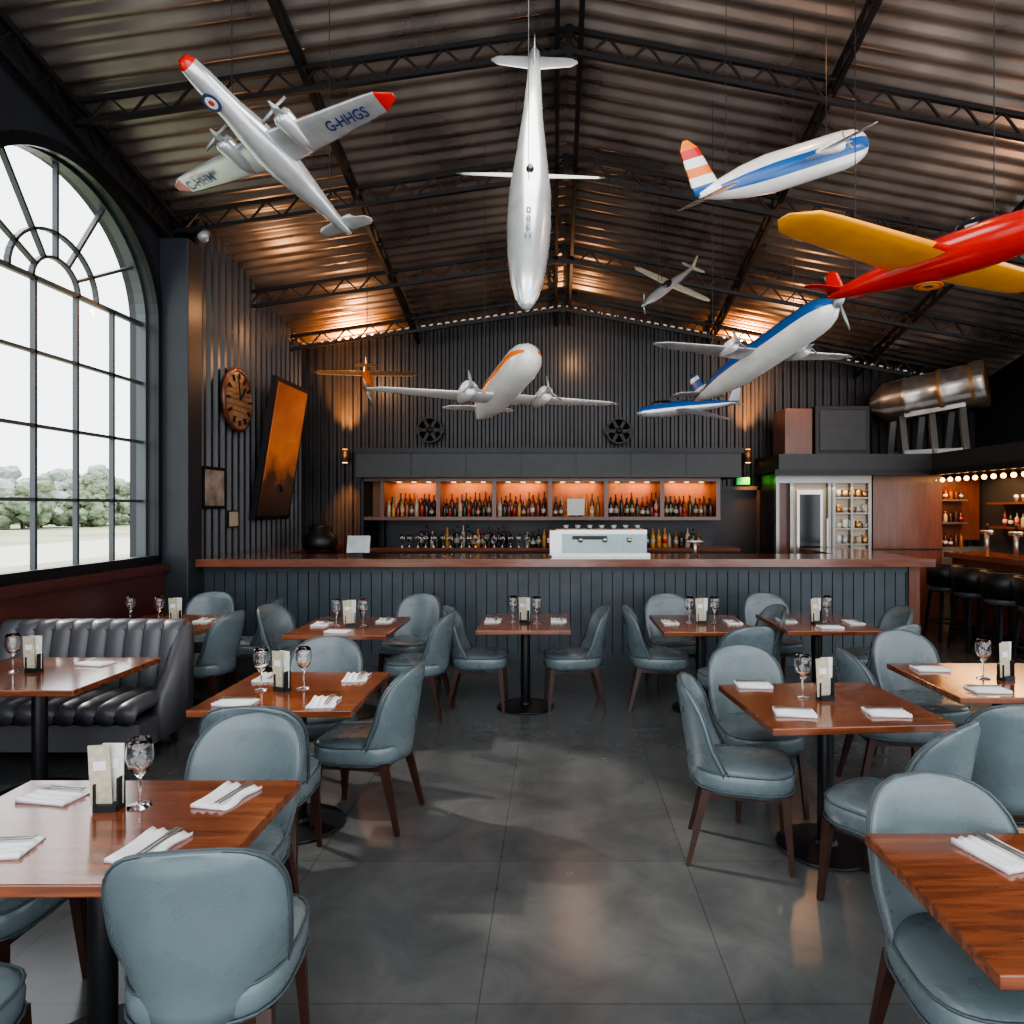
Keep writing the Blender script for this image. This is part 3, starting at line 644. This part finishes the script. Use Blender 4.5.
def plane(name,nose,tail,wl,wr,rad,prof,fk,wing,tailp,fin,engines=[],kf=None,wkf=None,wk='silver',tk=None,finkf=None,extra=None,noseprop=None,asp=1.0,wt=None,canopy=None,wz=0.0,sweep=0,tt=.95):
    f,r,u=frame3(nose,tail,wl,wr); L=(nose-tail).length; mid=(wl+wr)/2
    t=(nose-mid).dot(f) if wt is None else wt*L
    wc=nose-f*t+u*rad*wz
    half=abs((wr-wl).dot(r))/2
    m=MB(); n=16
    R=[]
    for q,rr in prof:
        R.append([nose-f*L*q+(r*math.cos(2*math.pi*j/n)+u*math.sin(2*math.pi*j/n)*asp)*rad*max(rr,.02) for j in range(n)])
    m.rings(R,fk,True,kf=kf)
    c0,c1,dih=wing
    for s_ in(-1,1):
        airfoil(wc,wc+r*half*s_+u*dih*half,c0,c1,f,u,.14,.10,m,wk,10,kf=wkf,sweep=sweep)
    tc_=nose-f*L*tt; th,tcd,tz_=tailp
    for s_ in(-1,1): airfoil(tc_+u*tz_,tc_+r*th*s_+u*tz_-f*tcd*.15,tcd,tcd*.6,f,u,.1,.08,m,tk or wk,6)
    fh,fc=fin
    airfoil(tc_,tc_+u*fh-f*fc*.35,fc,fc*.55,f,r,.1,.08,m,tk or wk,6,kf=finkf)
    for ex,er,el in engines:
        for s_ in(-1,1):
            c=wc+r*half*ex*s_+u*(dih*half*ex)+f*c0*.25
            m.lathe([(er*.25,-el*1.1),(er*.7,-el*.6),(er,0),(er*1.05,el*.6),(er*.85,el*.75),(er*.3,el*.78)],c,fk if fk!='orange' else wk,14,axis=f)
            prop(m,c+f*el*.82,f,r,u,er*2.1,ph=.5+s_)
    if noseprop: prop(m,nose+f*.01,f,r,u,noseprop,n=2,ph=1.3)
    if canopy:
        q,cl,ch=canopy; c=nose-f*L*q+u*rad*.75
        RR=[]
        for i in range(1,8):
            a=math.pi*i/8; RR.append([c-f*math.cos(a)*cl+(r*math.cos(2*math.pi*j/10)*.8+u*math.sin(2*math.pi*j/10))*ch*math.sin(a) for j in range(10)])
        m.rings(RR,'darkglass')
    if extra: extra(m,nose,f,r,u,L,wc,half)
    for p in(nose-f*L*.25,nose-f*L*.85):
        m.beam(p,Vector((p.x,p.y,roofz(p.x,p.y)-.0)),.004,.004,'steel_dark')
    m.obj(name)
spindle=[(0,.05),(.02,.35),(.06,.62),(.14,.88),(.25,1),(.45,.98),(.65,.75),(.82,.48),(.95,.28),(1,.12)]
airliner=[(0,.12),(.012,.4),(.04,.7),(.09,.92),(.16,1),(.6,1),(.75,.82),(.9,.48),(1,.15)]
def xr(r): return r if r.x>0 else -r
def yf(f): return f if f.z>0 else -f

def ex1(m,nose,f,r,u,L,wc,half):
    roundel(m,nose-f*L*.17-u*.071,-u,.055)
    X=xr(r);Y=yf(f)
    m.text('G-HHGS',wc+X*half*.66-u*.012,X,Y,.085,'navy'); m.text('C-HHM',wc-X*half*.70-u*.012,X,Y,.085,'navy')
nose1=w(182,58,3.75);tail1=w(350,234,4.75)
plane('model_propeller_aircraft',nose1,tail1,w(158,196,4.75),w(386,128,3.85),.105,
 [(0,.3),(.03,.5),(.1,.6),(.25,.68),(.36,.88),(.45,1),(.55,.98),(.7,.7),(.85,.42),(.97,.25),(1,.15)],'silver',(.24,.12,.03),(.24,.12,.02),(.14,.14),
 engines=[(.27,.055,.14)],kf=lambda i,j:'red' if i<1 else 'silver',wkf=lambda i,j:'red' if i>=9 else 'silver',extra=ex1,wt=.47)
def ex2(m,nose,f,r,u,L,wc,half):
    k_=u if u.y<0 else -u
    m.sphere(nose-f*L*.42+k_*.085,.055,'darkglass',10,(.6,1,1.2))
    X=Vector((1,0,0)); X=(X-f*X.dot(f)).normalized()
    for q,s_ in((.17,'H'),(.20,'E'),(.23,'8'),(.26,'0')): m.text(s_,nose-f*L*(q+.01)+k_*.139,X,-f,.06,'navy')
plane('model_jet_aircraft',w(526,309,4.0),w(535,48,4.9),w(458,196,4.5),w(604,206,4.5),.135,
 [(0,.12),(.012,.30),(.04,.52),(.09,.72),(.17,.90),(.27,1),(.4,.97),(.55,.72),(.7,.5),(.85,.36),(.97,.28),(1,.12)],'silver',(.05,.02,.0),(.30,.15,.0),(.16,.18),wk='steelframe',tk='silver',extra=ex2,wt=.46,tt=.93)
plane('model_airliner',w(866,143,5.0),w(700,196,4.75),w(720,205,5.65),w(890,130,4.2),.13,airliner,'white',(.17,.07,.03),(.40,.2,-.02),(.36,.22),
 engines=[(.4,.04,.11)],kf=lambda i,j:'blue' if j in(0,15,7,8) and i<7 else ('darkglass' if i==1 and j in(1,2,3,4,5,6) else 'white'),finkf=lambda i,j:['blue','white','orange','white','red','orange'][i],wk='silver',wt=.42)
def ex4(m,nose,f,r,u,L,wc,half):
    roundel(m,wc-u*.128,-u,.075,('orange','yellow','navy'))
plane('model_stunt_aircraft',w(1072,215,3.2),w(828,297,4.5),w(768,221,3.44),w(1035,291,4.3),.115,spindle,'red',(.42,.30,.03),(.24,.16,.02),(.16,.16),
 kf=lambda i,j:'red',wk='yellow',wkf=lambda i,j:'red' if i<2 and j in (0,1,11,) else 'yellow',tk='red',extra=ex4,noseprop=.25,canopy=(.32,.14,.08),wt=.5)
plane('model_fighter_aircraft',w(645,304,7.7),w(695,266,8.4),w(628,276,8.2),w(712,303,8.0),.055,spindle,'grey',(.16,.09,.02),(.16,.09,.0),(.14,.12),wk='menutan',noseprop=.12,canopy=(.4,.1,.05))
plane('model_airliner',w(836,304,5.2),w(696,400,6.8),w(662,345,5.45),w(860,359,6.35),.14,airliner,'white',(.24,.10,.04),(.30,.16,.02),(.26,.22),
 engines=[(.36,.05,.12)],kf=lambda i,j:'blue' if (j in (0,1,2,3,7,8)) else 'white',finkf=lambda i,j:['white','white','blue','blue','white','blue'][i],wk='silver',noseprop=.22,wt=.47)
plane('model_jet_aircraft',w(636,413,8.0),w(738,402,8.2),w(655,405,8.9),w(715,430,7.2),.09,spindle,'silver',(.24,.08,.0),(.2,.12,.0),(.18,.16),
 kf=lambda i,j:'blue' if j in range(2,7) else 'silver',wk='grey',canopy=(.25,.14,.05),sweep=.2)
plane('model_twin_propeller_airliner',w(532,352,6.1),w(478,418,7.5),w(352,402,6.25),w(612,412,7.2),.165,airliner,'white',(.28,.10,.02),(.40,.18,.08),(.40,.28),
 engines=[(.30,.075,.20)],kf=lambda i,j:'orange' if j in(0,7) and i>0 else ('darkglass' if i==2 and j in(3,4,5) else 'white'),finkf=lambda i,j:['white','orange','white','orange','orange','white'][i],wk='white',wt=.52,wz=-.6)
plane('model_monoplane',w(368,392,8.7),w(366,364,9.3),w(303,357,9.0),w(409,376,9.0),.065,spindle,'brass',(.17,.12,.0),(.16,.1,0),(.14,.12),kf=lambda i,j:'orange' if 2<i<6 else 'brass',wk='brass',noseprop=.2)

# ---------------------------------------------------------------- lights
def area(name,loc,rot,size,e,c=(1,1,1),sy=None):
    l=bpy.data.lights.new(name,'AREA'); l.energy=e; l.color=c; l.size=size
    if sy: l.shape='RECTANGLE'; l.size_y=sy
    o=bpy.data.objects.new(name,l); o.location=loc; o.rotation_euler=rot; col.objects.link(o); return o
for i in range(nb):
    x=SX0+sw*(i+.5); area('shelf_light',(x,10.45,H+.355),(math.radians(8),0,0),.6,5.5,(1,.45,.12),.05)
area('side_bar_light',(6.0,9.3,H+.45),(0,0,0),.8,45,(1,.55,.25),1.5)
area('side_backbar_light',(6.0,10.5,H+.45),(0,0,0),.8,14,(1,.5,.2),.1)
area('fridge_light',(3.85,9.9,H+.28),(0,0,0),1.0,3,(1,.75,.5),.05)
for x,y,e in((-2.9,9.9,34),(3.4,9.6,28),(0.3,10.2,22),(-3.4,8.3,20),(4.6,6.0,22),(2.0,4.6,15),(5.0,3.8,32)):
    l=bpy.data.lights.new('truss_uplight','POINT'); l.energy=e; l.color=(1,.50,.23); l.shadow_soft_size=.08
    o=bpy.data.objects.new('truss_uplight',l); o.location=(x,y,roofz(x,y)-.85); col.objects.link(o)
sun=bpy.data.lights.new('sun','SUN'); sun.energy=4.5; sun.angle=math.radians(1.6); sun.color=(1,.90,.76)
so=bpy.data.objects.new('sun',sun); so.rotation_euler=Vector((4.9,-2.5,-4.2)).to_track_quat('-Z','Y').to_euler(); so.location=(-20,15,15); col.objects.link(so)
for x,y in((-1.6,1.0),(1.8,1.0),(0,4.0)):
    area('added_fill_light',(x,y,4.9),(0,0,0),1.2,42,(1,.95,.88))  # fill lights added overhead to brighten the room, no fixtures

wd=bpy.data.worlds.new('World'); bpy.context.scene.world=wd; wd.use_nodes=True
bg=wd.node_tree.nodes['Background']; bg.inputs[0].default_value=(.94,.97,1,1); bg.inputs[1].default_value=3.5
sc=bpy.context.scene
sc.view_settings.view_transform='AgX'
sc.view_settings.look='AgX - Medium High Contrast'

cam=bpy.data.cameras.new('camera'); cam.lens=F/1024*36; cam.sensor_width=36; cam.shift_x=-(CX-512)/1024; cam.shift_y=-(512-CY)/1024
co=bpy.data.objects.new('camera',cam); co.location=(0,0,H); co.rotation_euler=(math.pi/2,0,0); col.objects.link(co)
bpy.context.scene.camera=co
